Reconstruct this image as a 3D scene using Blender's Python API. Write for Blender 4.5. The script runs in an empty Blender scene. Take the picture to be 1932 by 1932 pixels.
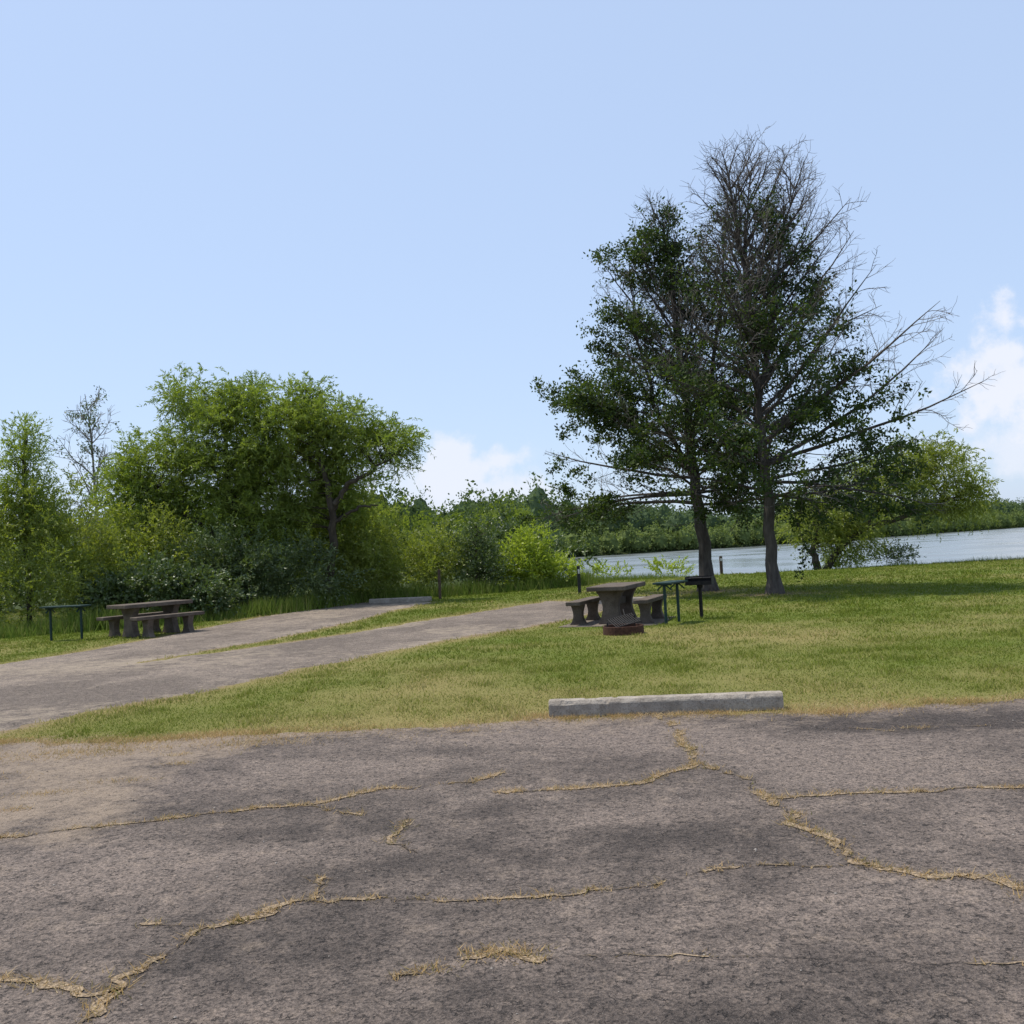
import bpy, bmesh, math, numpy as np
from mathutils import Vector, Matrix, Euler
R=np.random.default_rng(7)
scene=bpy.context.scene
COL=scene.collection
# ------------------------------------------------------------ utils
def vnoise(x,y,scale,seed=0):
    x=np.asarray(x,float)/scale+1000.37; y=np.asarray(y,float)/scale+1000.91
    xi=np.floor(x).astype(np.int64); yi=np.floor(y).astype(np.int64)
    fx=x-xi; fy=y-yi; fx=fx*fx*(3-2*fx); fy=fy*fy*(3-2*fy)
    def h(a,b):
        n=(a*374761393+b*668265263+seed*1442695041)&0x7fffffff
        n=((n^(n>>13))*1274126177)&0x7fffffff
        return ((n^(n>>16))&0xffff)/65535.0
    return (h(xi,yi)*(1-fx)+h(xi+1,yi)*fx)*(1-fy)+(h(xi,yi+1)*(1-fx)+h(xi+1,yi+1)*fx)*fy
def fbm(x,y,scale,seed=0):
    return (vnoise(x,y,scale,seed)+.5*vnoise(x,y,scale/2.1,seed+1)+.25*vnoise(x,y,scale/4.3,seed+2))/1.75
def sstep(a,b,x):
    t=np.clip((x-a)/(b-a),0,1); return t*t*(3-2*t)
def seg_dist(px,py,poly,closed=False):
    d=np.full(np.shape(px),1e9); n=len(poly)
    for i in range(n if closed else n-1):
        ax,ay=poly[i]; bx,by=poly[(i+1)%n]
        dx,dy=bx-ax,by-ay
        t=np.clip(((px-ax)*dx+(py-ay)*dy)/(dx*dx+dy*dy+1e-12),0,1)
        d=np.minimum(d,np.hypot(px-ax-t*dx,py-ay-t*dy))
    return d
def inpoly(px,py,poly):
    ins=np.zeros(np.shape(px),bool); n=len(poly)
    for i in range(n):
        ax,ay=poly[i]; bx,by=poly[(i+1)%n]
        if ay==by: continue
        c=((ay>py)!=(by>py))&(px<(bx-ax)*(py-ay)/(by-ay)+ax)
        ins^=c
    return ins
def nrm(v):
    return v/(np.linalg.norm(v,axis=-1,keepdims=True)+1e-9)
def build(name,V,F,mats,midx=None,attrs=None,k=4,smooth=False,fattrs=None):
    V=np.asarray(V,np.float32); F=np.asarray(F,np.int32)
    me=bpy.data.meshes.new(name)
    me.vertices.add(len(V)); me.vertices.foreach_set('co',V.ravel())
    me.loops.add(F.size); me.loops.foreach_set('vertex_index',F.ravel())
    me.polygons.add(len(F)); me.polygons.foreach_set('loop_start',np.arange(0,F.size,k,dtype=np.int32))
    try: me.polygons.foreach_set('loop_total',np.full(len(F),k,np.int32))
    except Exception: pass
    for m in mats: me.materials.append(m)
    if midx is not None: me.polygons.foreach_set('material_index',np.asarray(midx,np.int32))
    me.polygons.foreach_set('use_smooth',np.full(len(F),smooth,bool))
    me.update(calc_edges=True)
    for d,dom in ((attrs,'POINT'),(fattrs,'FACE')):
        if d:
            for kx,a in d.items():
                at=me.attributes.new(kx,'FLOAT',dom); at.data.foreach_set('value',np.asarray(a,np.float32))
    ob=bpy.data.objects.new(name,me); COL.objects.link(ob)
    return ob
class Acc:
    def __init__(s): s.V=[];s.F=[];s.M=[];s.T=[];s.n=0
    def add(s,V,F,m,t):
        s.V.append(V); s.F.append(F+s.n); s.n+=len(V)
        s.M.append(np.full(len(F),m)); s.T.append(np.broadcast_to(np.asarray(t,float),(len(F),)))
    def tube(s,pts,rad,n=4,m=0,t=.5):
        pts=np.asarray(pts,float); rad=np.asarray(rad,float)
        tan=np.gradient(pts,axis=0); tan=nrm(tan)
        ref=np.array([0.31,0.95,0.05]) if abs(tan[0,1])<.8 else np.array([.95,.1,.3])
        u=nrm(np.cross(tan,ref)); v=np.cross(tan,u)
        a=np.arange(n)*2*np.pi/n
        ring=pts[:,None,:]+rad[:,None,None]*(np.cos(a)[None,:,None]*u[:,None,:]+np.sin(a)[None,:,None]*v[:,None,:])
        K=len(pts); idx=np.arange(K*n).reshape(K,n)
        F=np.stack([idx[:-1],np.roll(idx[:-1],-1,1),np.roll(idx[1:],-1,1),idx[1:]],-1).reshape(-1,4)
        s.add(ring.reshape(-1,3),F,m,t)
    def leaves(s,c,d,L,W,m,t,r=R):
        N=len(c); 
        if N==0: return
        d=nrm(d); p=nrm(np.cross(d,r.normal(size=(N,3))))
        L=np.broadcast_to(L,(N,))[:,None]; W=np.broadcast_to(W,(N,))[:,None]
        V=np.stack([c,c+d*L*.45+p*W*.5,c+d*L,c+d*L*.45-p*W*.5],1).reshape(-1,3)
        s.add(V,np.arange(N*4).reshape(N,4),m,t)
    def out(s,name,mats,smooth=False):
        return build(name,np.concatenate(s.V),np.concatenate(s.F),mats,np.concatenate(s.M),k=4,smooth=smooth,
                     fattrs={'tint':np.concatenate(s.T)})
# ------------------------------------------------------------ node helpers
class NT:
    def __init__(s,name):
        s.mat=bpy.data.materials.new(name); s.mat.use_nodes=True
        s.t=s.mat.node_tree; s.t.nodes.clear()
        s.o=s.t.nodes.new('ShaderNodeOutputMaterial')
    def n(s,ty,**kw):
        x=s.t.nodes.new(ty)
        for k,v in kw.items(): setattr(x,k,v)
        return x
    def l(s,a,b): s.t.links.new(a,b)
    def noise(s,scale,detail=4,rough=.55,vec=None,dist=0):
        x=s.n('ShaderNodeTexNoise'); x.inputs['Scale'].default_value=scale; x.inputs['Detail'].default_value=detail
        x.inputs['Roughness'].default_value=rough; x.inputs['Distortion'].default_value=dist
        s.l(vec if vec else s.pos(),x.inputs['Vector']); return x.outputs['Fac']
    def pos(s):
        if not hasattr(s,'_p'): s._p=s.n('ShaderNodeNewGeometry').outputs['Position']
        return s._p
    def ramp(s,f,a,b,lo=0.,hi=1.):
        x=s.n('ShaderNodeMapRange'); x.inputs['From Min'].default_value=a; x.inputs['From Max'].default_value=b
        x.inputs['To Min'].default_value=lo; x.inputs['To Max'].default_value=hi; s.l(f,x.inputs['Value']); return x.outputs['Result']
    def mix(s,f,a,b,mode='MIX'):
        x=s.n('ShaderNodeMix',data_type='RGBA',blend_type=mode)
        if hasattr(f,'links'): s.l(f,x.inputs[0])
        else: x.inputs[0].default_value=f
        for v,i in ((a,6),(b,7)):
            if hasattr(v,'links'): s.l(v,x.inputs[i])
            else: x.inputs[i].default_value=(*v,1)
        return x.outputs[2]
    def math(s,op,a,b=0.):
        x=s.n('ShaderNodeMath',operation=op)
        for v,i in ((a,0),(b,1)):
            if hasattr(v,'links'): s.l(v,x.inputs[i])
            else: x.inputs[i].default_value=v
        return x.outputs[0]
    def attr(s,name): return s.n('ShaderNodeAttribute',attribute_name=name).outputs['Fac']
    def pbr(s,col,rough=.9,metal=0,bump=None,bs=.3,bd=.01,spec=.3):
        p=s.n('ShaderNodeBsdfPrincipled'); p.inputs['Roughness'].default_value=rough; p.inputs['Metallic'].default_value=metal
        p.inputs['Specular IOR Level'].default_value=spec
        if hasattr(col,'links'): s.l(col,p.inputs['Base Color'])
        else: p.inputs['Base Color'].default_value=(*col,1)
        if bump is not None:
            b=s.n('ShaderNodeBump'); b.inputs['Strength'].default_value=bs; b.inputs['Distance'].default_value=bd
            s.l(bump,b.inputs['Height']); s.l(b.outputs[0],p.inputs['Normal'])
        s.l(p.outputs[0],s.o.inputs[0]); return p
def leaf_mat(name,a,b,trans=.35,gloss=.06,noise_s=.8):
    m=NT(name); c=m.mix(m.attr('tint'),a,b)
    nz=m.noise(noise_s,2); c=m.mix(m.ramp(nz,.35,.65,0,.35),c,tuple(x*.6 for x in a))
    d=m.n('ShaderNodeBsdfDiffuse'); m.l(c,d.inputs[0])
    t=m.n('ShaderNodeBsdfTranslucent'); c2=m.mix(1.,c,(1.25,1.3,.5),'MULTIPLY'); m.l(c2,t.inputs[0])
    mx=m.n('ShaderNodeMixShader'); mx.inputs[0].default_value=trans; m.l(d.outputs[0],mx.inputs[1]); m.l(t.outputs[0],mx.inputs[2])
    if gloss>0:
        g=m.n('ShaderNodeBsdfGlossy'); g.inputs['Roughness'].default_value=.5
        mg=m.n('ShaderNodeMixShader'); mg.inputs[0].default_value=gloss; m.l(mx.outputs[0],mg.inputs[1]); m.l(g.outputs[0],mg.inputs[2]); mx=mg
    m.l(mx.outputs[0],m.o.inputs[0]); return m.mat
def bark_mat(name,a,b,sc=9):
    m=NT(name); mp=m.n('ShaderNodeMapping'); m.l(m.pos(),mp.inputs[0]); mp.inputs['Scale'].default_value=(1,1,.25)
    nz=m.noise(sc,5,.65,mp.outputs[0]); c=m.mix(m.ramp(nz,.3,.7),a,b)
    m.pbr(c,.95,bump=nz,bs=.8,bd=.03); return m.mat
# ------------------------------------------------------------ layout
LOTX=[-40,-8,-6,-4.88,-3.34,-2.09,-.65,.25,2.33,3.38,4.48,7,14,40]
LOTY=[9.9,9.8,9.7,9.54,9.37,9.45,9.2,9.42,9.14,9.13,9.13,9.1,9.0,9.0]
def lot_edge(x): 
    return np.interp(x,LOTX,LOTY)+.28*(vnoise(x,0,.9,3)-.5)+.20*(vnoise(x,0,.25,4)-.5)+.10*(vnoise(x,0,.07,5)-.5)
padA_R=[(-9,4.5),(-6.2,8.2),(-5.23,10.2),(-4.9,11.36),(-3.88,12.86),(-2.96,15),(-1.62,17.5),(.24,20.1),(1.23,21.9),(2.2,24.2),(2.7,26.2)]
padA_L=[(-22,8),(-16,12.5),(-10,15.2),(-8,16.1),(-6.1,16.8),(-5.04,18.4),(-4.3,19.5),(-3.09,21.5),(-1.59,24.3),(-.1,27),(.98,28.7)]
padB_R=[(-9,10),(-7.4,14.8),(-6.2,17.0),(-5.6,18.7),(-4.97,20.2),(-4.5,21.8),(-4.1,23.6),(-3.75,25.8),(-3.4,28.1),(-3.0,29.8),(-2.6,31.4)]
padB_L=[(-24,9),(-16,13),(-11.5,15.8),(-9.6,17.1),(-8.96,17.8),(-8.5,19.2),(-8.2,20.6),(-7.7,23.8),(-7.0,28.4),(-6.0,31.0),(-4.9,33.4)]
padA_poly=padA_R+padA_L[::-1]; padB_poly=padB_R+padB_L[::-1]
LAKE=[(3,46),(2.5,62),(4,95),(6,150),(9,168),(40,186),(90,236),(150,302),(260,420),(500,640),(900,700),(900,60),(150,40),(60,45),(30,46),(18,46.5),(10,46)]
FARSHORE=[(4,150),(9,168),(40,186),(90,236),(150,302),(260,420),(500,640)]
TL=np.array([(-19,24.2),(-13.5,25),(-11.5,26.2),(-9.5,27.2),(-7,29.8),(-5.6,33.6),(-3,35.0),(0,36.5),(2.3,38.5),(3.5,41.5),(8,43),(14,43),(20,43.2),(40,43)])
def paved_sd(x,y):
    "positive outside any pavement"
    a=seg_dist(x,y,padA_poly,True)*np.where(inpoly(x,y,padA_poly),-1,1)
    b=seg_dist(x,y,padB_poly,True)*np.where(inpoly(x,y,padB_poly),-1,1)
    c=y-lot_edge(x)
    return np.minimum(np.minimum(a,b),c)
def gz(x,y):
    sd=seg_dist(x,y,LAKE,True); ins=inpoly(x,y,LAKE)
    z=np.where(ins,-.8-np.minimum(sd*.3,1.6),-.8+.8*sstep(0,5.0,sd))
    far=(y>140)&(~ins)
    z=z+np.where(far,np.minimum(np.maximum(sd-4,0)*.05,7.),0)
    return z
def dryness(x,y):
    e=paved_sd(x,y)
    d=.60*fbm(x,y,3.2,11)+.45*fbm(x,y,.9,15)-.10
    d=d+.6*np.exp(-np.maximum(e,0)/.34)+.12*np.exp(-((y-11)/2.2)**2)*sstep(-4,4,x)
    d=d+.26*sstep(.50,.68,fbm(x,y*.6,4.5,19))
    d=d-.12*sstep(19,27,y)
    d=d+.5*np.exp(-(np.hypot(x-5.55,y-29.7)/.9)**2)+.5*np.exp(-(np.hypot(x-6.7,y-26.6)/.9)**2)
    return np.clip(d,0,1)
# ------------------------------------------------------------ ground
def spaced(a0,a1,st,lo,hi,ratio):
    c=list(np.arange(a0,a1+1e-6,st)); s=st; v=a1
    while v<hi: s*=ratio; v+=s; c.append(v)
    s=st; v=a0; pre=[]
    while v>lo: s*=ratio; v-=s; pre.append(v)
    return np.array(pre[::-1]+c)
gx=spaced(-15,16,.22,-1400,1700,1.07); gy=spaced(8,48,.22,-60,2600,1.045)
X,Y=np.meshgrid(gx,gy); Xr,Yr=X.ravel(),Y.ravel(); Z=gz(Xr,Yr)
nx,ny=len(gx),len(gy); idx=np.arange(nx*ny).reshape(ny,nx)
F=np.stack([idx[:-1,:-1],idx[:-1,1:],idx[1:,1:],idx[1:,:-1]],-1).reshape(-1,4)
e=paved_sd(Xr,Yr)
sandg=np.clip(np.exp(-np.maximum(e,0)/.16)*(.35+.75*vnoise(Xr,Yr,.7,31))+sstep(1.3,0,np.hypot((Xr+4.4)/1.6,(Yr-9.8)/.55))*.4,0,1)
sandg=np.maximum(sandg,.75*np.exp(-(np.hypot(Xr-5.75,Yr-29.5)/.8)**2)); sandg=np.maximum(sandg,.75*np.exp(-(np.hypot((Xr-6.4)/1.6,Yr-26.7)/.7)**2))
tly=np.interp(Xr,TL[:,0],TL[:,1]); wild=sstep(0,1.5,Yr-tly-.1)
m=NT('grass_ground')
f1=m.noise(.35,4); f2=m.noise(2.3,5,.6); f3=m.noise(38,4,.7); f4=m.noise(11,4,.7)
dry=m.attr('dry')
c=m.mix(m.ramp(f2,.3,.7),(.097,.135,.020),(.148,.178,.034))
c=m.mix(m.ramp(dry,.30,.85),c,(.26,.215,.085))
c=m.mix(m.ramp(f3,.38,.68,0,.6),c,(.052,.066,.018))
c=m.mix(m.ramp(f4,.55,.75,0,.45),c,(.21,.205,.065))
s=m.math('ADD',m.attr('sand'),m.ramp(f4,.3,.7,-.35,.35)); s=m.ramp(s,.4,.7)
c=m.mix(s,c,m.mix(m.ramp(f3,.35,.65),(.15,.11,.068),(.28,.215,.14)))
c=m.mix(m.attr('wild'),c,m.mix(m.ramp(f4,.35,.65),(.030,.040,.015),(.06,.08,.025)))
m.pbr(c,1,bump=m.math('ADD',f3,f4),bs=.6,bd=.04,spec=.1); M_ground=m.mat
ground=build('ground',np.stack([Xr,Yr,Z],1),F,[M_ground],attrs={'dry':dryness(Xr,Yr),'sand':sandg,'wild':wild},smooth=True)
# ------------------------------------------------------------ asphalt
def asphalt(name,ca,cb,sandcol=(.30,.235,.178)):
    m=NT(name)
    big=m.noise(.7,6,.65); mid=m.noise(3.1,5,.65); sp=m.noise(62,3,.75); sp2=m.noise(190,2,.7); grain=m.noise(26,4,.7); st=m.noise(9,4,.7)
    t=m.math('ADD',m.math('MULTIPLY',big,.6),m.math('MULTIPLY',mid,.4))
    t=m.math('ADD',m.ramp(t,.38,.62),m.attr('light'))
    c=m.mix(t,ca,cb); c.node.clamp_factor=True
    c=m.mix(m.ramp(st,.35,.65,0,1),m.mix(1.,c,(.84,.84,.85),'MULTIPLY'),m.mix(1.,c,(1.14,1.12,1.10),'MULTIPLY'))
    c=m.mix(m.ramp(sp,.36,.64,0,1),m.mix(1.,c,(.46,.46,.47),'MULTIPLY'),m.mix(1.,c,(1.5,1.46,1.41),'MULTIPLY'))
    c=m.mix(m.ramp(sp2,.58,.74,0,.65),c,(.33,.285,.255))
    c=m.mix(m.ramp(grain,.56,.66,0,.75),c,(.026,.023,.021))
    vo=m.n('ShaderNodeTexVoronoi',feature='DISTANCE_TO_EDGE'); vo.inputs['Scale'].default_value=15
    nv=m.n('ShaderNodeTexNoise'); nv.inputs['Scale'].default_value=13; nv.inputs['Detail'].default_value=4; m.l(m.pos(),nv.inputs['Vector'])
    va=m.n('ShaderNodeVectorMath',operation='MULTIPLY_ADD'); m.l(nv.outputs['Color'],va.inputs[0]); va.inputs[1].default_value=(.18,.18,.18); m.l(m.pos(),va.inputs[2])
    m.l(va.outputs[0],vo.inputs['Vector'])
    ck=m.ramp(vo.outputs['Distance'],.012,.05,1,0)
    ck=m.math('MULTIPLY',ck,m.ramp(m.noise(17,3),.50,.60)); 
    c=m.mix(m.math('MULTIPLY',ck,.6),c,(.022,.020,.018))
    s=m.math('ADD',m.attr('sand'),m.ramp(mid,.3,.7,-.4,.4)); s=m.math('ADD',s,m.ramp(st,.35,.65,-.2,.2)); s=m.ramp(s,.2,1.05)
    c=m.mix(s,c,m.mix(m.ramp(sp,.3,.7),tuple(x*.66 for x in sandcol),tuple(x*1.15 for x in sandcol)))
    h=m.math('ADD',sp,grain); h=m.math('SUBTRACT',h,m.math('MULTIPLY',ck,.6))
    m.pbr(c,.9,bump=h,bs=.9,bd=.022,spec=.2); return m.mat
M_asph=asphalt('weathered_asphalt',(.074,.062,.055),(.200,.165,.142))
M_drv=asphalt('driveway_asphalt',(.165,.138,.117),(.28,.235,.195),(.36,.295,.225))
lx=np.concatenate([np.linspace(-40,-7,40)[:-1],np.arange(-7,7.001,.05),np.linspace(7,40,40)[1:]])
tt=np.concatenate([np.linspace(-16,2.2,30)[:-1],np.arange(2.2,9.0,.07),[9.0]])
ed=lot_edge(lx)
LX=np.repeat(lx[None],len(tt)+3,0); LY=np.zeros_like(LX)
base=8.4
for i,t in enumerate(tt):
    LY[i]=np.where(t<=base,t,base+(t-base)/(9.0-base)*(ed-.06-base))
LY[len(tt)]=ed-.02; LY[len(tt)+1]=ed; LY[len(tt)+2]=ed+.012
LZ=np.full_like(LX,.006); LZ[-1]=-.012
xf,yf,zf=LX.ravel(),LY.ravel(),LZ.ravel()
SAND=[(-4.9,9.7),(-3.6,6.6),(-3.26,6.3),(-2.89,6.36),(-3.03,7.2),(-3.0,8.28),(-2.54,8.78),(-2.05,9.4),(-3,9.7),(-8,9.8),(-8,7.6),(-4.6,8.4)]
sd=seg_dist(xf,yf,SAND,True)*np.where(inpoly(xf,yf,SAND),-1,1)
edd=lot_edge(xf)-yf
sand=.95*sstep(.5,-.3,sd+.7*(vnoise(xf,yf,.5,41)-.5))+.8*np.exp(-np.maximum(edd,0)/.20)*(.2+.8*vnoise(xf,yf,.8,42))
sand+=.55*sstep(1.2,.0,edd)*sstep(3.6,-1,np.abs(xf-.4))
light=np.zeros_like(xf)
for (cx,cy,rx,ry,a) in [(2.28,6.85,.6,.48,1.8),(.47,8.3,1.6,.6,.9),(-1.17,7.8,1.0,.3,.7),(-2.0,5.6,.8,.5,.6),(1.2,4.4,.5,.25,.6),(.47,5.95,.6,.3,.6),(-.1,4.05,.3,.12,.6),(-3.4,5.4,.6,.4,.5),(2.6,5.4,.5,.3,.4),(1.9,7.7,.8,.3,.7),(-2.3,7.4,.7,.4,.4),
      (3.2,8.3,1.1,.35,-1.0),(-.6,8.05,1.0,.25,-.6),(.6,5.6,.6,.25,-.5),(-1.2,4.2,.5,.3,-.5),(3.4,5.2,.6,.6,-.4),(-.5,5.3,.7,.3,-.5),(.4,3.2,1.2,.6,-.35),(-1.2,6.0,.7,.25,-.4),(.8,7.5,.35,.3,-.4)]:
    light+=a*np.exp(-((xf-cx)/rx)**2-((yf-cy)/ry)**2)
idx=np.arange(LX.size).reshape(LX.shape)
F=np.stack([idx[:-1,:-1],idx[:-1,1:],idx[1:,1:],idx[1:,:-1]],-1).reshape(-1,4)
build('parking_lot',np.stack([xf,yf,zf],1),F,[M_asph],attrs={'sand':sand,'light':light},smooth=True)
def strip(name,Rp,Lp,z,mat,n=260,mm=34,seed=1):
    def res(P):
        P=np.array(P,float); d=np.r_[0,np.cumsum(np.hypot(*np.diff(P,axis=0).T))]; t=np.linspace(0,d[-1],n)
        return np.stack([np.interp(t,d,P[:,0]),np.interp(t,d,P[:,1])],1)
    A=res(Rp);B=res(Lp); s=np.linspace(0,1,mm)
    na=.38*(vnoise(A[:,1],A[:,0],.8,seed)-.5)+.22*(vnoise(A[:,1],A[:,0],.2,seed+3)-.5)
    nb=.38*(vnoise(B[:,1],B[:,0],.8,seed+1)-.5)+.22*(vnoise(B[:,1],B[:,0],.2,seed+4)-.5)
    dirv=nrm(B-A); A=A+dirv*na[:,None]; B=B+dirv*nb[:,None]
    P=A[:,None]*(1-s[None,:,None])+B[:,None]*s[None,:,None]
    x=P[...,0].ravel();y=P[...,1].ravel(); w=np.linalg.norm(B-A,axis=1)[:,None]
    ee=np.minimum(s,1-s)[None]*w
    zz=np.full(ee.shape,z); zz[:,0]=-.01; zz[:,-1]=-.01; zz[-1]=-.01
    sa=(.8*np.exp(-ee/.25)*(.3+.8*vnoise(x,y,.9,seed+7).reshape(ee.shape))).ravel()
    sa+=.6*sstep(.48,.8,fbm(x,y,2.2,seed+9))+.7*np.exp(-((x+7.2)/2.6)**2-((y-16.6)/1.3)**2)
    li=1.0*(fbm(x,y,2.5,seed+12)-.5)-.5*sstep(.5,.75,fbm(x*1.6,y,1.5,seed+15))-.8*np.exp(-((x+5)/2.2)**2-((y-12.0)/1.5)**2)
    idx=np.arange(x.size).reshape(n,mm)
    F=np.stack([idx[:-1,:-1],idx[:-1,1:],idx[1:,1:],idx[1:,:-1]],-1).reshape(-1,4)
    build(name,np.stack([x,y,zz.ravel()],1),F,[mat],attrs={'sand':sa,'light':li},smooth=True)
strip('driveway',padA_R,padA_L,.014,M_drv,seed=51)
strip('driveway',padB_R,padB_L,.022,M_drv,seed=71)
# ------------------------------------------------------------ cracks + dry grass
CR={
'C1':[(1.24,9.3),(1.22,8.22),(1.24,7.48),(1.24,7.26),(1.09,7.07),(0.82,6.81),(0.52,6.76),(0.13,6.71),(-0.19,6.74)],
'C2':[(1.24,7.26),(1.39,6.81),(1.44,6.52),(1.41,6.12),(1.48,5.69),(1.53,5.27),(1.55,4.88),(1.68,4.77),(1.94,4.69),(2.10,4.52),(2.3,4.2),(2.9,3.9)],
'C3':[(1.42,6.2),(1.66,6.20),(2.27,6.20),(2.59,6.20),(2.88,6.13),(3.15,6.28),(3.9,6.3)],
'C4':[(-4.2,6.0),(-3.31,6.15),(-2.78,6.34),(-2.32,6.44),(-1.85,6.56),(-1.46,6.66),(-1.25,6.82),(-1.05,6.93),(-0.84,6.96),(-0.37,7.06),(-0.16,7.29)],
'C4b':[(-1.46,6.66),(-1.21,6.41),(-1.0,6.3)],'C5':[(-.75,6.31),(-.72,5.73),(-.59,5.46)],
'C6':[(-1.9,2.6),(-1.62,3.3),(-1.58,3.59),(-1.58,3.95),(-1.52,4.2),(-1.42,4.51),(-1.21,4.64),(-1.11,4.84),(-.98,4.82),(-.89,4.8)],
'C6b':[(-1.0,4.83),(-1.03,5.02),(-1.02,5.14)],'C7':[(-3.0,4.2),(-2.24,4.11),(-1.93,4.0),(-1.72,3.9),(-1.58,3.92)],
'C8':[(-.89,4.8),(-.76,4.82),(-.25,4.72),(.19,4.7),(.49,4.78),(.74,4.81),(.84,4.91),(1.16,4.98),(1.53,4.94)],
'C10':[(-.54,3.9),(-.33,3.98)],'C10a':[(-.29,4.04),(-.15,4.10),(.03,3.97)],'C10b':[(.03,3.97),(.38,4.01),(.98,3.87),(1.76,3.7),(2.6,3.6)],
'C11':[(-1.75,4.62),(-1.45,4.55)],'D2':[(2.0,8.9),(2.4,8.3),(2.9,8.0),(3.8,8.1)]}
WT={'C1':1.05,'C2':1.0,'C3':.75,'C4':.8,'C4b':.7,'C5':.65,'C6':.95,'C6b':.7,'C7':.8,'C8':.55,'C10':1.0,'C10a':.9,'C10b':.2,'C11':.55,'D2':.3}
OFF={'C1':.26,'C2':.24,'C4':.20,'C6':.30,'C7':.22,'C10':.25,'C10a':.25,'C3':.14,'C8':.16,'C6b':.2,'C4b':.15,'C5':.1,'C11':.15}
def jag(P,seed,amp=.05):
    P=np.array(P,float); d=np.r_[0,np.cumsum(np.hypot(*np.diff(P,axis=0).T))]; n=int(d[-1]/.015)+2; t=np.linspace(0,d[-1],n)
    x=np.interp(t,d,P[:,0]); y=np.interp(t,d,P[:,1]); w=np.minimum(1,np.minimum(t,d[-1]-t)/.05)
    x+=w*(amp*2*(vnoise(t,0,.22,seed)-.5)+amp*(vnoise(t,0,.07,seed+1)-.5)+amp*.6*(vnoise(t,0,.03,seed+7)-.5)); y+=w*(amp*2*(vnoise(t,9,.22,seed+2)-.5)+amp*(vnoise(t,9,.07,seed+3)-.5)+amp*.6*(vnoise(t,5,.03,seed+8)-.5))
    return np.stack([x,y],1)
cV=[];cF=[];cT=[];cn=0; bl=[]
for i,(k,P) in enumerate(CR.items()):
    p=jag(P,100+i*7); n=len(p); tg=nrm(np.gradient(p,axis=0)); nn=np.stack([-tg[:,1],tg[:,0]],1)
    s_=np.arange(n)*.015; of=OFF.get(k,0)
    dens=sstep(.42-of,.74-of,.6*vnoise(s_,i*3.3,.30,200+i)+.4*vnoise(s_,i*3.3,.08,250+i))
    w=(.003+.062*WT[k]*dens*(.2+vnoise(s_,i,.04,300)))[:,None]; w2=(.003+.062*WT[k]*dens*(.2+vnoise(s_,i,.04,400)))[:,None]
    w[0]=w[-1]=.001
    V=np.concatenate([np.c_[p+nn*w*.5,np.full(n,.0105)],np.c_[p-nn*w2*.5,np.full(n,.0105)]])
    a=np.arange(n-1); cF.append(np.stack([a,a+1,a+1+n,a+n],1)+cn); cV.append(V); cn+=len(V); cT.append(dens[:-1])
    cnt=R.poisson((.45+8*dens)*WT[k])
    ii=np.repeat(np.arange(n),cnt); q=p[ii]+nn[ii]*(R.normal(size=len(ii))*.024*(.3+dens[ii]))[:,None]+R.normal(size=(len(ii),2))*.007
    bl.append(np.c_[q,(.1+.5*dens[ii])*min(1,WT[k]+.2)])
m=NT('crack_soil'); cs_=m.mix(m.attr('tint'),(.045,.036,.029),(.34,.255,.165)); m.pbr(m.mix(m.ramp(m.noise(70,4,.7),.42,.58),cs_,m.mix(1.,cs_,(.35,.35,.36),'MULTIPLY')),1,bump=m.noise(70,4,.7),bs=.6,bd=.01); M_soil=m.mat
build('pavement_crack',np.concatenate(cV),np.concatenate(cF),[M_soil],fattrs={'tint':np.concatenate(cT)})
def blades(name,x,y,z,h,w,lean,tint,mat):
    N=len(x); a=R.uniform(0,2*np.pi,N); b=R.uniform(0,2*np.pi,N)
    c=np.stack([x,y,z],1); s=np.stack([np.cos(a)*w/2,np.sin(a)*w/2,0*w],1)
    t=np.stack([np.cos(b)*lean*h,np.sin(b)*lean*h,h],1)
    V=np.stack([c-s,c+s,c+t],1).reshape(-1,3)
    return build(name,V,np.arange(N*3).reshape(N,3),[mat],k=3,fattrs={'tint':tint})
def grass_mat(name,a,b,c_):
    m=NT(name); t=m.attr('tint')
    c=m.mix(m.ramp(t,0,.5),a,b); c=m.mix(m.ramp(t,.5,1),c,c_)
    d=m.n('ShaderNodeBsdfDiffuse'); m.l(c,d.inputs[0]); tr=m.n('ShaderNodeBsdfTranslucent'); m.l(c,tr.inputs[0])
    mx=m.n('ShaderNodeMixShader'); mx.inputs[0].default_value=.35; m.l(d.outputs[0],mx.inputs[1]); m.l(tr.outputs[0],mx.inputs[2]); m.l(mx.outputs[0],m.o.inputs[0]); return m.mat
M_dry=grass_mat('dry_grass',(.20,.19,.07),(.42,.28,.125),(.55,.44,.27))
B=np.concatenate(bl)
for (cx,cy,r,n,wt) in [(-3.45,7.37,.16,160,.6),(-3.61,8.95,.35,700,.9),(-3.44,6.93,.08,90,.5),(-3.03,7.69,.14,100,.5),(-2.76,8.2,.1,80,.6),(-2.36,9.0,.35,700,.9),
     (-2.9,8.6,.1,70,.5),(3.0,9.0,.2,160,.6),(3.1,8.1,.09,80,.7),(-4.3,8.9,.4,500,.7),(-.5,9.0,.08,80,.6),(2.3,4.35,.14,260,.8),(-.12,4.08,.10,160,.5),(-.4,3.95,.07,90,.5),(-4.6,8.0,.5,300,.5),(2.9,9.2,.6,900,.9),(-1.2,9.25,.8,500,.8),(.7,9.32,.25,260,.8),(1.8,9.2,.3,260,.8)]:
    B=np.concatenate([B,np.c_[cx+R.normal(size=n)*r*.9,cy+R.normal(size=n)*r*.4,np.full(n,wt)]])
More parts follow.
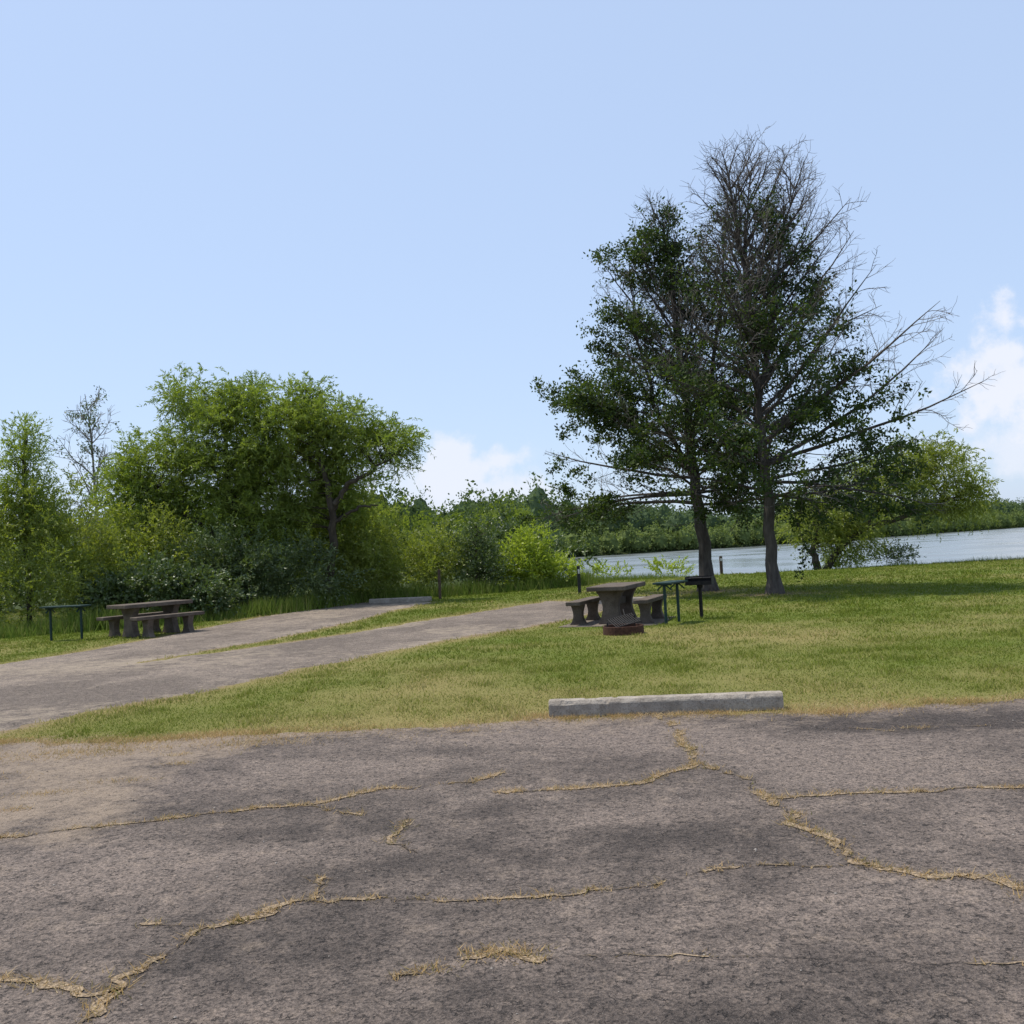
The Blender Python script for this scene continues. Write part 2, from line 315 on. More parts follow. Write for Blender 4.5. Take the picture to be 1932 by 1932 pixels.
N=34000; x=R.uniform(-8,8,N); dn=sstep(.38,.75,vnoise(x,0,.6,601)*.6+.4*vnoise(x,0,.15,602)); k=R.random(N)<.12+.9*dn; x=x[k]
B=np.concatenate([B,np.c_[x,lot_edge(x)+.06+R.normal(size=len(x))*.11,np.full(len(x),1.0)]])
n=len(B); h=(.010+.028*R.random(n))*(.45+.65*B[:,2])
tn=np.clip(.50+.5*(vnoise(B[:,0],B[:,1],.25,611)-.5)+R.normal(0,.22,n),0,1)
blades('dry_grass',B[:,0],B[:,1],np.full(n,.008),h,.0035+.003*R.random(n),R.uniform(.2,2.4,n),tn,M_dry)
n=5200; x=R.uniform(-6,5.5,n); y=2.4+7*R.random(n)**.8; kp=R.random(n)<(.25+.75*np.exp(-np.maximum(lot_edge(x)-y,0)/.5)+.5*(x<-2.4)*(y>6.5)); x,y=x[kp],y[kp]; n=len(x)
oct_=np.array([(1,0,0),(0,1,0),(-1,0,0),(0,-1,0),(0,0,1),(0,0,-.5)],float); of_=np.array([(0,1,4),(1,2,4),(2,3,4),(3,0,4),(1,0,5),(2,1,5),(3,2,5),(0,3,5)])
sz=.002+.006*R.random(n)**3; V=(oct_[None]*sz[:,None,None]*R.uniform(.6,1.4,(n,6,3)))*[1,1,.7]+np.stack([x,y,np.full(n,.008)],1)[:,None]
m=NT('gravel_stone'); m.pbr(m.mix(m.attr('tint'),(.08,.065,.055),(.36,.32,.28)),.9)
build('gravel',V.reshape(-1,3),(of_[None]+np.arange(n)[:,None,None]*6).reshape(-1,3),[m.mat],k=3,fattrs={'tint':np.repeat(R.random(n),8)})
# ------------------------------------------------------------ lawn
M_gr=grass_mat('lawn_grass',(.11,.160,.019),(.195,.222,.042),(.43,.355,.16))
GX=[];GY=[];GH=[];GW=[];GTt=[]
def lawn(y0,y1,dens,h0,h1,w,xr=None):
    xm=.58*y1+2.0; A=(2*xm)*(y1-y0); N=int(A*dens)
    x=R.uniform(-xm,xm,N); y=R.uniform(y0,y1,N)
    e=paved_sd(x,y); k=(e>-.07+.09*R.normal(size=N)*.6)&(np.abs(x)<.58*y+1.5)
    dr=dryness(x,y)
    k&=R.random(N)<np.clip(.45+.8*fbm(x,y,.6,77)-.5*(dr>.55)*vnoise(x,y,.4,79),.15,1)*np.clip(.35+e/.25,.35,1)
    k&=~((np.abs(x-2.0)<.95)&(np.abs(y-20.15)<.95))
    x,y,e,dr=x[k],y[k],e[k],dr[k]; n=len(x)
    tall=sstep(.5,.8,vnoise(x,y,.35,78))
    GX.append(x);GY.append(y);GH.append(R.uniform(h0,h1,n)*(.6+.9*tall));GW.append(w*R.uniform(.7,1.3,n))
    GTt.append(np.clip(dr*.90+R.normal(0,.20,n),0,1))
lawn(9.0,11.2,2600,.012,.038,.009)
lawn(11.2,14.5,1500,.018,.045,.011)
lawn(14.5,20,650,.025,.05,.016)
lawn(20,28,300,.03,.055,.024)
lawn(28,43,130,.03,.065,.04)
x=np.concatenate(GX);y=np.concatenate(GY);h=np.concatenate(GH);w=np.concatenate(GW);t=np.concatenate(GTt)
blades('grass',x,y,np.maximum(gz(x,y),-.8),h,w,R.uniform(.1,1.3,len(x)),t,M_gr)
M_tall=grass_mat('tall_grass',(.10,.17,.025),(.17,.23,.045),(.36,.32,.15))
d=np.r_[0,np.cumsum(np.hypot(*np.diff(TL,axis=0).T))]; N=46000; s=R.random(N)**1.15*d[-1]
x=np.interp(s,d,TL[:,0])+R.normal(0,.35,N); y=np.interp(s,d,TL[:,1])+R.normal(0,.32,N)
hh=np.where(x<3,R.uniform(.15,.55,N),R.uniform(.08,.3,N))*(.5+vnoise(x,y,1.1,621))
blades('tall_grass',x,y,gz(x,y),hh,R.uniform(.015,.03,N),R.uniform(.1,.7,N),np.clip(R.normal(.4,.2,N),0,1),M_tall)
# ------------------------------------------------------------ water
m=NT('lake_water'); mp=m.n('ShaderNodeMapping'); m.l(m.pos(),mp.inputs[0]); mp.inputs['Scale'].default_value=(.7,1.6,1)
w1=m.noise(2.6,4,.6,mp.outputs[0]); w2=m.noise(.08,3,.5)
p=m.pbr((.17,.19,.19),.12,bump=w1,bs=.10,bd=.05,spec=.5); p.inputs['IOR'].default_value=1.33
m.l(m.ramp(w2,.4,.6,.14,.32),p.inputs['Roughness'])
build('lake_water',[(-2,44,-.8),(950,44,-.8),(950,760,-.8),(-2,760,-.8)],[[0,1,2,3]],[m.mat])
# ------------------------------------------------------------ trees
M_bark=bark_mat('oak_bark',(.040,.033,.028),(.115,.10,.087))
M_twig=bark_mat('dead_twig_bark',(.09,.08,.07),(.19,.172,.15),20)
M_wbark=bark_mat('willow_bark',(.035,.028,.02),(.09,.075,.055))
M_pale=bark_mat('pale_bark',(.15,.135,.115),(.28,.26,.22))
M_oakleaf=leaf_mat('oak_leaf',(.032,.060,.017),(.095,.135,.030),.36,.02)
M_willow=leaf_mat('willow_leaf',(.155,.225,.034),(.28,.34,.07),.45,.03)
M_olive=leaf_mat('olive_shrub_leaf',(.16,.21,.034),(.30,.335,.075),.45,.03)
M_dark=leaf_mat('dark_shrub_leaf',(.055,.095,.026),(.14,.19,.058),.3,.06)
M_bright=leaf_mat('bright_shrub_leaf',(.23,.31,.04),(.42,.49,.09),.45,.03)
def curve(p0,d0,L,n,r,wig=.12,up=0.):
    P=[np.array(p0,float)]; d=np.array(d0,float); d/=np.linalg.norm(d); st=L/(n-1)
    for i in range(n-1):
        d=d+r.normal(size=3)*wig; d[2]+=up; d/=np.linalg.norm(d); P.append(P[-1]+d*st)
    return np.array(P)
def perp_dir(t,ang,r,flat=0.):
    v=r.normal(size=3); v-=t*v.dot(t); v[2]*=(1-flat); v/=np.linalg.norm(v)+1e-9
    return t*math.cos(ang)+v*math.sin(ang)
def oak(name,base,leaders,zs,lens,elevs,nl,side,leaf_fn,seed,leafL=.12,leafW=.068,depth=.8,twigmix=.6,nsub=11,ntw=7,per=10,cs=.09,lr=(.72,1.06)):
    r=np.random.default_rng(seed); A=Acc(); base=np.array(base,float); cl=[];
    for li,(pts,r0,r1,share) in enumerate(leaders):
        pts=np.array(pts,float)+base; n=max(14,len(pts)*4)
        d=np.r_[0,np.cumsum(np.linalg.norm(np.diff(pts,axis=0),axis=1))]; t=np.linspace(0,d[-1],n)
        P=np.stack([np.interp(t,d,pts[:,k]) for k in range(3)],1)
        P[2:-1]+=r.normal(size=(n-3,3))*[.03,.03,0]
        rad=r0*(1-t/d[-1])**.8+r1
        if li==0: rad[0]*=1.75; rad[1]*=1.15
        A.tube(P,rad,9 if li==0 else 6,0)
        H=P[-1,2]-base[2]; N=int(nl*share); zlo=max(zs[0],P[0,2]-base[2]+.3)
        for i in range(N):
            z0=zlo+(H*.98-zlo)*((i+.5*r.random())/N)**(1.2 if li==0 else .95)
            k=np.argmin(np.abs(P[:,2]-base[2]-z0)); k=min(max(k,1),n-2)
            fr=(z0-(P[k,2]-base[2])); o=P[k]+(P[k+1]-P[k])*np.clip(fr/max(P[k+1,2]-P[k,2],1e-3),0,1) if fr>0 else P[k]
            az=i*2.39996+r.normal()*.25+li
            ca=math.cos(az)
            L=np.interp(z0,zs,lens)*(side[0] if ca<0 else side[1])**abs(ca)*(depth if abs(ca)<.6 else 1)*r.uniform(*lr)
            if li>0: L*=.75
            el=math.radians(np.interp(z0,zs,elevs)+r.normal()*7)
            dv=[math.cos(az)*math.cos(el),math.sin(az)*math.cos(el),math.sin(el)]
            LP=curve(o,dv,L,9,r,.065,.008 if z0>3 else -.02)
            rr=(.010+.0085*L)*(1-np.linspace(0,1,9))**.8+.005
            A.tube(LP,rr,5,0)
            cl.append((LP[3:],.35,L,o))
            ns=int(nsub*min(1,L/3.5))+3
            for j in range(ns):
                t=.16+.82*(j+r.random()*.8)/ns; kk=min(int(t*8),7); q=LP[kk]+(LP[kk+1]-LP[kk])*(t*8-kk)
                tg=nrm(LP[kk+1]-LP[kk]); dd=perp_dir(tg,math.radians(r.uniform(28,58)),r,.35); dd[2]+=.05
                l2=L*.34*(1.15-t)*r.uniform(.6,1.25)+.3
                SP=curve(q,dd,l2,6,r,.13,.02); 
                dead=r.random()<twigmix
                A.tube(SP,np.linspace(.006+.006*l2,.0045,6),3,1 if dead else 0)
                cl.append((SP[1:],1.,L,o))
                nt=int(ntw*min(1,l2/.9))+2
                for a in range(nt):
                    t2=.25+.75*(a+r.random())/nt; k2=min(int(t2*5),4); q2=SP[k2]+(SP[k2+1]-SP[k2])*(t2*5-k2)
                    tg2=nrm(SP[k2+1]-SP[k2]); d3=perp_dir(tg2,math.radians(r.uniform(25,65)),r,.2); l3=r.uniform(.18,.55)*(.6+.25*l2)
                    TP=curve(q2,d3,l3,4,r,.2,.02); A.tube(TP,[.0055,.0048,.004,.003],3,1 if dead else 0)
                    cl.append((TP[1:],1.3,L,o))
    C=np.concatenate([c[0] for c in cl]); W=np.concatenate([np.full(len(c[0]),c[1]) for c in cl])
    rel=C-base; pr=leaf_fn(rel,r)*W
    pr=pr*sstep(.38,.60,vnoise(rel[:,0]*1.0+rel[:,1]*.6,rel[:,2]*1.0-rel[:,1]*.5,.5,seed)*.8+.2*r.random(len(C)))*1.7
    k=r.random(len(C))<pr; C=C[k]
    n=len(C); cc=np.repeat(C,per,0)+r.normal(size=(n*per,3))*[cs,cs,cs*.8]
    dd=r.normal(size=(n*per,3))+[0,0,.15]
    tint=np.clip(np.repeat(r.uniform(.0,.75,n),per)+r.normal(0,.18,n*per),0,1)
    A.leaves(cc,dd,leafL*r.uniform(.6,1.15,n*per),leafW*r.uniform(.6,1.1,n*per),2,tint,r)
    return A.out(name,[M_bark,M_twig,M_oakleaf])
def leafA(rel,r):
    x,y,z=rel.T; rad=np.hypot(x,y)
    p=.12+.66*sstep(.9,3.2,-x)+.22*sstep(5,8,z)*sstep(1.8,.2,np.abs(x+.3))
    p=p+.42*sstep(5.6,4.2,z)
    p=p*sstep(11.6,10.3,z)
    return p*.34
def leafB(rel,r):
    x,y,z=rel.T; rad=np.hypot(x,y); lim=np.interp(z,[2,4,6,8,10,11.2],[4.9,4.2,3.4,2.3,1.3,.5])
    p=.66*sstep(1.08,.62,rad/lim)
    p=p*np.interp(z,[6.5,8,10,11],[1,.6,.3,0])*np.where((x<0)&(z>7),.3,1)
    p=p+.75*sstep(6.0,4.2,z)*sstep(1.1,.75,rad/lim)
    return p*.25
oak('oak_tree',(5.55,29.7,0),[([(0,0,-.05),(-.05,0,1.2),(-.18,0,3),(-.35,.1,6),(-.55,0,9),(-.7,0,11.0)],.19,.012,1.),
      ([(-.3,.05,4.2),(.5,-.2,6.5),(.95,0,9.0),(1.1,0,10.6)],.08,.008,.35),([(-.2,.05,3.2),(-1.2,.3,5.5),(-1.7,.2,8),(-1.75,0,9.6)],.07,.008,.3)],
    [2.5,3.3,5,7,9,11.3],[5.6,5.7,4.2,3.2,2.1,.6],[2,15,32,45,57,70],78,(1,.75),leafA,21,twigmix=.7,nsub=12)
oak('oak_tree',(6.7,26.6,0),[([(0,0,-.05),(-.03,0,1.5),(-.10,0,4),(-.2,0,7),(-.3,0,9),(-.45,.1,10.3),(-.65,0,11.4)],.155,.010,1.),
      ([(-.12,0,5.0),(.3,.1,7),(.7,0,9.0),(1.2,0,10.9)],.07,.007,.42),([(-.2,0,7.0),(-.2,.1,9.3),(.1,.1,11.3)],.05,.007,.25)],
    [2.4,3.3,5,7,9,11,12],[4.4,5.7,5.3,3.9,2.6,1.3,.6],[4,22,34,43,52,62,70],80,(.75,1.0),leafB,35,twigmix=.5,per=9,cs=.075,nsub=12)
def bare_tree(name,base,H,n,seed,L0=1.8,mat=None,leafp=.06,lm=None):
    r=np.random.default_rng(seed); A=Acc(); base=np.array(base,float)
    P=curve(base,(0.02,0,1),H,14,r,.03,.02); A.tube(P,np.linspace(.10,.012,14),6,0); C=[]
    for i in range(n):
        t=.25+.72*i/n; k=int(t*13); q=P[k]; az=i*2.4+r.normal()*.3; el=math.radians(r.uniform(35,60))
        L=L0*(1.15-t)*r.uniform(.7,1.2)+.3
        LP=curve(q,(math.cos(az)*math.cos(el),math.sin(az)*math.cos(el),math.sin(el)),L,7,r,.12,.03); A.tube(LP,np.linspace(.014+.014*L,.008,7),4,0)
        for j in range(8):
            k2=r.integers(1,6); SP=curve(LP[k2],perp_dir(nrm(LP[k2+1]-LP[k2]),.8,r),r.uniform(.3,.9)*L*.5+.15,5,r,.15,.03); A.tube(SP,np.linspace(.011,.007,5),3,0)
            for a in range(3):
                TP=curve(SP[r.integers(1,4)],perp_dir(nrm(SP[-1]-SP[0]),.8,r),r.uniform(.2,.45),4,r,.2,.02); A.tube(TP,[.008,.007,.006,.005],3,0); C.append(TP[1:])
    C=np.concatenate(C); C=C[r.random(len(C))<leafp]; cc=np.repeat(C,14,0)+r.normal(size=(len(C)*14,3))*.09
    A.leaves(cc,r.normal(size=cc.shape),.11,.05,1,r.random(len(cc)),r)
    return A.out(name,[mat or M_pale,lm or M_dark])
bare_tree('bare_tree',(-15.4,38,0),8.1,22,5,2.6)
bare_tree('bare_tree',(-13.4,38.5,0),4.6,12,8,1.6)
def leafy(name,lobes,skel,n_cl,S,K,L,W,sl,droop,bm,lm,seed,cores=False,upb=.35,br=True,rmin=.35):
    r=np.random.default_rng(seed); A=Acc(); SK=[]
    for pts,r0 in skel:
        pts=np.array(pts,float); n=len(pts)*5
        d=np.r_[0,np.cumsum(np.linalg.norm(np.diff(pts,axis=0),axis=1))]; t=np.linspace(0,d[-1],n)
        P=np.stack([np.interp(t,d,pts[:,k]) for k in range(3)],1); P[1:-1]+=r.normal(size=(n-2,3))*.035
        A.tube(P,r0*(1-t/d[-1])**.7+.015,7,0); SK.append(P[n//4:])
    SK=np.concatenate(SK) if SK else None
    lob=np.array(lobes,float); vol=np.prod(lob[:,3:6],axis=1)**(2/3); cnt=np.maximum(1,(n_cl*vol/vol.sum()).astype(int))
    Cs=[];Os=[]
    for lb,c in zip(lob,cnt):
        dv=nrm(r.normal(size=(c,3))); rr=r.random(c)**(1/2.6)
        f=1+.22*np.sin(dv[:,0]*4.1+lb[0]*3)*np.cos(dv[:,2]*5.3+lb[1])+.12*r.normal(size=c)
        C=lb[:3]+dv*lb[3:6]*(rr*f)[:,None]; Cs.append(C); Os.append(dv)
    C=np.concatenate(Cs); O=np.concatenate(Os); k=C[:,2]>.12; C=C[k]; O=O[k]
    if SK is not None and br:
        for c in C[::2]:
            dd=np.linalg.norm(SK-c,axis=1)+np.where(SK[:,2]>c[2]-.1,3,0); q=SK[dd.argmin()]
            mid=(q+c)/2+r.normal(size=3)*.12+[0,0,-.1]; t=np.linspace(0,1,5)[:,None]
            A.tube(q*(1-t)**2+2*mid*t*(1-t)+c*t**2,np.linspace(.02,.006,5),3,0)
    n=len(C)
    ct=r.uniform(0,1,n)
    D=nrm(O[:,None]*.7+r.normal(size=(n,S,3))*.75+[0,0,upb]); Ls=sl*r.uniform(.5,1.3,(n,S,1,1))
    t=(np.arange(K)+.5)/K; t=t[None,None,:,None]+r.uniform(-.04,.04,(n,S,K,1))
    pos=C[:,None,None]+r.normal(size=(n,S,1,3))*sl*.25+D[:,:,None]*t*Ls
    pos[...,2:]-=droop*t**2*Ls
    tan=D[:,:,None]+np.array([0,0,-2*droop])*t
    ld=nrm(tan)+r.normal(size=pos.shape)*.55
    tint=np.clip(ct[:,None,None]*.6+r.uniform(0,.25,(n,S,1))+r.uniform(0,.3,(n,S,K)),0,1)
    pos=pos.reshape(-1,3); ld=ld.reshape(-1,3); tint=tint.ravel()
    k=pos[:,2]>.02; pos,ld,tint=pos[k],ld[k],tint[k]
    A.leaves(pos,ld,L*r.uniform(.6,1.2,len(pos)),W*r.uniform(.7,1.2,len(pos)),1,tint,r)
    return A.out(name,[bm,lm])
leafy('willow_tree',[(-9.1,33,5.7,1.9,1.9,1.45),(-7.2,33.2,5.6,1.7,1.9,1.35),(-5.7,33,5.4,1.25,1.4,1.1),(-4.3,32.8,5.0,1.05,1.2,.75),(-11.3,33,4.5,1.55,1.5,1.1),(-12.3,32.8,4.1,.7,.9,.7),
     (-9.2,33.3,3.6,2.1,1.9,1.6),(-7.2,33.6,3.5,1.8,1.8,1.5),(-10.3,33,6.9,.8,.9,.6),(-8.6,33,6.9,.8,.9,.5),(-6.8,33,6.6,.8,.9,.5),(-5.1,32.6,6.0,.5,.6,.35),(-3.5,32.8,5.1,.6,.6,.55),(-11.6,32.6,3.3,1.1,1.2,.8),(-5.7,33.8,3.8,.9,1.2,1.0)],
   [([(-8.75,33,-.1),(-8.85,32.9,2.2),(-9.05,32.8,3.8),(-9.15,33,5.2),(-9.0,33,6.4)],.17),([(-8.8,33,1.6),(-9.7,32.6,2.6),(-10.9,32.7,3.5),(-11.9,32.8,4.2)],.09),
    ([(-9.1,33,3.4),(-8.2,33.3,4.8),(-7.6,33.2,6.2)],.08),([(-6.2,33,-.1),(-5.75,32.7,2.0),(-5.7,32.4,3.4),(-6.1,32.8,4.8),(-6.3,33,6.1)],.16),
    ([(-5.72,32.5,3.0),(-5.2,32.3,3.8),(-4.4,32.2,4.2),(-3.7,32.3,4.6)],.09),([(-5.7,32.5,2.6),(-4.8,32.3,3.1),(-4.2,32.3,3.1)],.05)],
   1250,8,22,.13,.032,.60,.35,M_wbark,M_willow,11)
leafy('willow_tree',[(13.0,43,2.2,1.7,1.5,1.2),(15.6,43.3,3.5,1.9,1.6,1.15),(17.9,43.2,3.4,1.6,1.5,1.25),(19.3,43,2.6,.95,1.1,.7),(17.4,43,4.5,1.0,1.0,.5),(14.0,43,1.3,1.2,1.0,.8)],
   [([(12.6,42.6,-.2),(12.4,42.6,.8),(12.7,42.8,1.8),(13.4,43,3.0)],.16),([(12.9,42.8,-.2),(13.6,42.9,.8),(14.8,43,1.6),(16.5,43,2.0),(18.2,43,2.6),(19.5,43,2.9)],.15),([(14.6,43,1.5),(15.6,43,2.6),(16.8,43,3.9)],.09)],
   400,8,16,.16,.045,.8,.4,M_wbark,M_olive,12,upb=.2)
leafy('willow_tree',[(-13.3,28,3.3,.75,.8,1.0),(-13.3,28,4.6,.5,.5,.75),(-13.2,28,5.3,.3,.3,.4)],[([(-13.3,28,0),(-13.35,28,3),(-13.25,28,5.4)],.06)],110,7,16,.12,.03,.55,.2,M_wbark,M_willow,13,upb=.6)
def shrub(lobes,n,mat,seed,L=.11,W=.04,sl=.45,droop=.15,S=7,K=12,name='shrub',upb=.5,skel=()):
    return leafy(name,lobes,list(skel),n,S,K,L,W,sl,droop,M_wbark,mat,seed,upb=upb)
shrub([(-12.7,27.6,2.5,1.5,1.3,1.6),(-14.6,27.5,2.6,1.8,1.4,1.7),(-17.0,27.5,2.6,1.8,1.4,1.8),(-12.9,26.9,1.0,1.5,1.0,.95),(-15.5,26.8,1.0,1.8,1,1.0),(-18,26.8,1.2,1.8,1,1.2)],560,M_olive,31,name='willow_shrub')
shrub([(-11.8,28.6,1.6,1.1,1,1.2),(-11.6,31,2.2,1.4,1.2,1.2),(-10.4,30.5,1.8,1.2,1.0,1.2)],280,M_olive,32,name='willow_shrub')
shrub([(-9.9,28.2,.9,1.55,.95,.8),(-8.7,28.8,.6,.9,.8,.55),(-10.9,27.9,.7,.8,.7,.6)],330,M_dark,33,L=.10,W=.06,sl=.35,name='blackberry_bush')
shrub([(-8.3,31,1.2,1.8,1.0,1.1),(-6.6,31.6,1.0,1.6,1,1.05),(-9.3,30.6,1.5,1.2,1.0,1.1)],330,M_dark,34,name='dark_shrub')
shrub([(-4.8,34.6,1.6,1.35,1.1,1.3),(-6.0,35.2,2.3,1.3,1.1,1.2),(-5.2,34.2,.8,1.3,.9,.8),(-6.4,34,1.1,1.0,.9,1.0)],400,M_olive,35,name='willow_shrub')
shrub([(-3.3,35.8,1.1,.8,.8,.95),(-2.6,36.6,1.3,.8,.8,1.0)],130,M_olive,36,name='willow_shrub')
shrub([(-1.5,36.8,1.5,.8,.7,.8),(-1.3,36.8,2.2,.5,.5,.6),(-1.0,36.6,.8,.8,.7,.6)],110,M_dark,37,name='young_tree',skel=[([(-1.4,36.8,-.1),(-1.35,36.8,1.2),(-1.3,36.8,2.4)],.05)])
shrub([(.4,37.6,.9,.95,.8,.8),(1.5,38.2,.55,.7,.6,.5),(.7,37.4,1.6,.5,.4,.45),(-.2,37.2,.6,.5,.5,.5)],170,M_bright,38,L=.13,W=.05,name='bright_shrub',upb=.9)
shrub([(4.2,43.6,.1,1.0,.5,.3),(6.5,43.6,.15,.9,.5,.35)],50,M_bright,39,L=.13,W=.05,name='bright_shrub',upb=1.0)
shrub([(13.9,43.4,.3,.8,.5,.45)],40,M_bright,40,name='bright_shrub'); shrub([(16.2,43.8,.25,.9,.5,.5)],50,M_dark,41,name='dark_shrub')
shrub([(x_,40+(i_%3)*1.3,.9+.5*(i_%2),1.5,1.1,1.0+.4*(i_%2)) for i_,x_ in enumerate(np.arange(-22,2,1.7))],560,M_dark,42,L=.17,W=.08,sl=.55,name='understory_shrub')
# ------------------------------------------------------------ distant woods
def woods(name,trees,mat,seed,per,card,r_=None):
    r=np.random.default_rng(seed); A=Acc()
    nu,nv=12,8; u=np.linspace(0,2*np.pi,nu,endpoint=False); v=np.linspace(.05,np.pi-.05,nv)
    U,Vv=np.meshgrid(u,v); sph=np.stack([np.cos(U)*np.sin(Vv),np.sin(U)*np.sin(Vv),np.cos(Vv)],-1).reshape(-1,3)
    ii=np.arange(nu*nv).reshape(nv,nu); SF=np.stack([ii[:-1],np.roll(ii[:-1],-1,1),np.roll(ii[1:],-1,1),ii[1:]],-1).reshape(-1,4)
    for (x,y,z,h,w) in trees:
        c=np.array([x,y,z+h*.52]); rad=np.array([w,w,h*.5])
        A.add(c+sph*rad*.74*(1+.1*r.normal(size=(len(sph),1))),SF,0,.2)
        n=per; dv=nrm(r.normal(size=(n,3))*[1,1,1]); 
        lump=1+.18*np.sin(dv[:,0]*6+x)+.15*np.sin(dv[:,2]*9+y)+.08*r.normal(size=n)
        C=c+dv*rad*lump[:,None]*r.uniform(.78,1.05,(n,1))
        tb=r.uniform(0,.5)
        A.leaves(C,dv*.6+r.normal(size=(n,3)),card*r.uniform(.6,1.4,n),card*.6*r.uniform(.6,1.4,n),0,np.clip(tb+r.uniform(0,.5,n),0,1),r)
    return A.out(name,[mat])
M_far1=leaf_mat('far_willow_foliage',(.135,.18,.062),(.24,.29,.11),.3,.0,.15)  # leaf colour lightened and blued to stand in for aerial haze
M_far2=leaf_mat('far_oak_foliage',(.088,.13,.066),(.16,.21,.10),.25,.0,.1)  # bluish tone here is distance haze painted into the leaf colour
M_mid=leaf_mat('thicket_foliage',(.13,.18,.036),(.25,.30,.068),.38,.0,.3)
M_mid2=leaf_mat('woods_foliage',(.07,.108,.045),(.15,.195,.07),.3,.0,.2)
r=np.random.default_rng(99)
fs=np.array(FARSHORE,float); fd=np.r_[0,np.cumsum(np.hypot(*np.diff(fs,axis=0).T))]
def along(s,off):
    x=np.interp(s,fd,fs[:,0]); y=np.interp(s,fd,fs[:,1]); x2=np.interp(s+1,fd,fs[:,0]); y2=np.interp(s+1,fd,fs[:,1])
    tx,ty=x2-x,y2-y; l=math.hypot(tx,ty)+1e-9; return x-ty/l*off,y+tx/l*off
T1=[];T2=[]
for s in np.arange(0,fd[-1]*.62,1.7):
    x,y=along(s+r.normal()*.8,r.uniform(.8,3)); T1.append((x,y,-.9,r.uniform(3.0,5.4),r.uniform(1.4,2.4)))
for s in np.arange(0,fd[-1]*.62,2.0):
    x,y=along(s+r.normal()*1.5,r.uniform(5,30)); hh=np.interp(s,[0,30,70,150,300],[8.6,7.4,6.8,6.6,6.6]); T2.append((x,y,.2,hh*r.uniform(.8,1.3),r.uniform(2.1,3.3)))
for x in np.arange(-90,38,3.2):
    T2.append((x,r.uniform(215,250),2.0,r.uniform(7.5,11.5)*np.interp(x,[-90,0,14,40],[1,1.08,.95,.65]),r.uniform(3,4.5)))
woods('far_shore_treeline',T1,M_far1,1,300,.45)
woods('far_woods',T2,M_far2,2,400,.6)
T3=[];T4=[]
for x in np.arange(-46,1.5,1.5):
    T3.append((x,r.uniform(62,72)+max(0,x+8)*1.0,0,r.uniform(3.2,5.3),r.uniform(1.2,2.1)))
for x in np.arange(-70,2,2.4):
    T4.append((x,r.uniform(92,112),0,r.uniform(6.2,8.6)*(1 if x<-8 else .85),r.uniform(2.0,3.0)))
woods('lakeside_thicket',T3,M_mid,3,1500,.24)
woods('background_woods',T4,M_mid2,4,1000,.40)
# ------------------------------------------------------------ hard objects
def concrete(name,a,b,stain=(.07,.06,.05),sc=6,zst=None):
    m=NT(name); n1=m.noise(sc,5,.65); n2=m.noise(60,3,.7); n3=m.noise(1.7,3)
    c=m.mix(m.ramp(n1,.35,.65),a,b); c=m.mix(m.ramp(n2,.50,.68,0,.6),c,stain); c=m.mix(m.ramp(n3,.5,.7,0,.4),c,stain)
    m.pbr(c,.92,bump=m.math('ADD',n1,n2),bs=.6,bd=.012); return m.mat
M_stop=concrete('wheel_stop_concrete',(.25,.215,.175),(.38,.335,.28),(.085,.07,.056),8)
M_tab=concrete('picnic_table_concrete',(.085,.066,.050),(.15,.12,.095),(.035,.028,.023),5)
M_slab=concrete('slab_concrete',(.13,.105,.08),(.20,.165,.13),(.08,.065,.05))
def metal(name,a,b,rough=.6,met=.3):
    m=NT(name); n=m.noise(25,4,.7); m.pbr(m.mix(m.ramp(n,.4,.7),a,b),rough,met,bump=n,bs=.2,bd=.004); return m.mat
M_green=metal('green_painted_steel',(.008,.028,.024),(.016,.045,.037),.5,.0)
M_black=metal('blackened_steel',(.010,.009,.009),(.028,.024,.022),.6)
M_rust=metal('rusty_steel',(.045,.020,.013),(.095,.045,.028),.9,.0)
M_brown=metal('brown_post',(.07,.045,.03),(.13,.09,.06),.8,0)
M_char=metal('dark_post',(.02,.022,.022),(.05,.05,.048),.7,0)
M_white=metal('white_label',(.62,.62,.6),(.75,.75,.72),.6,0)
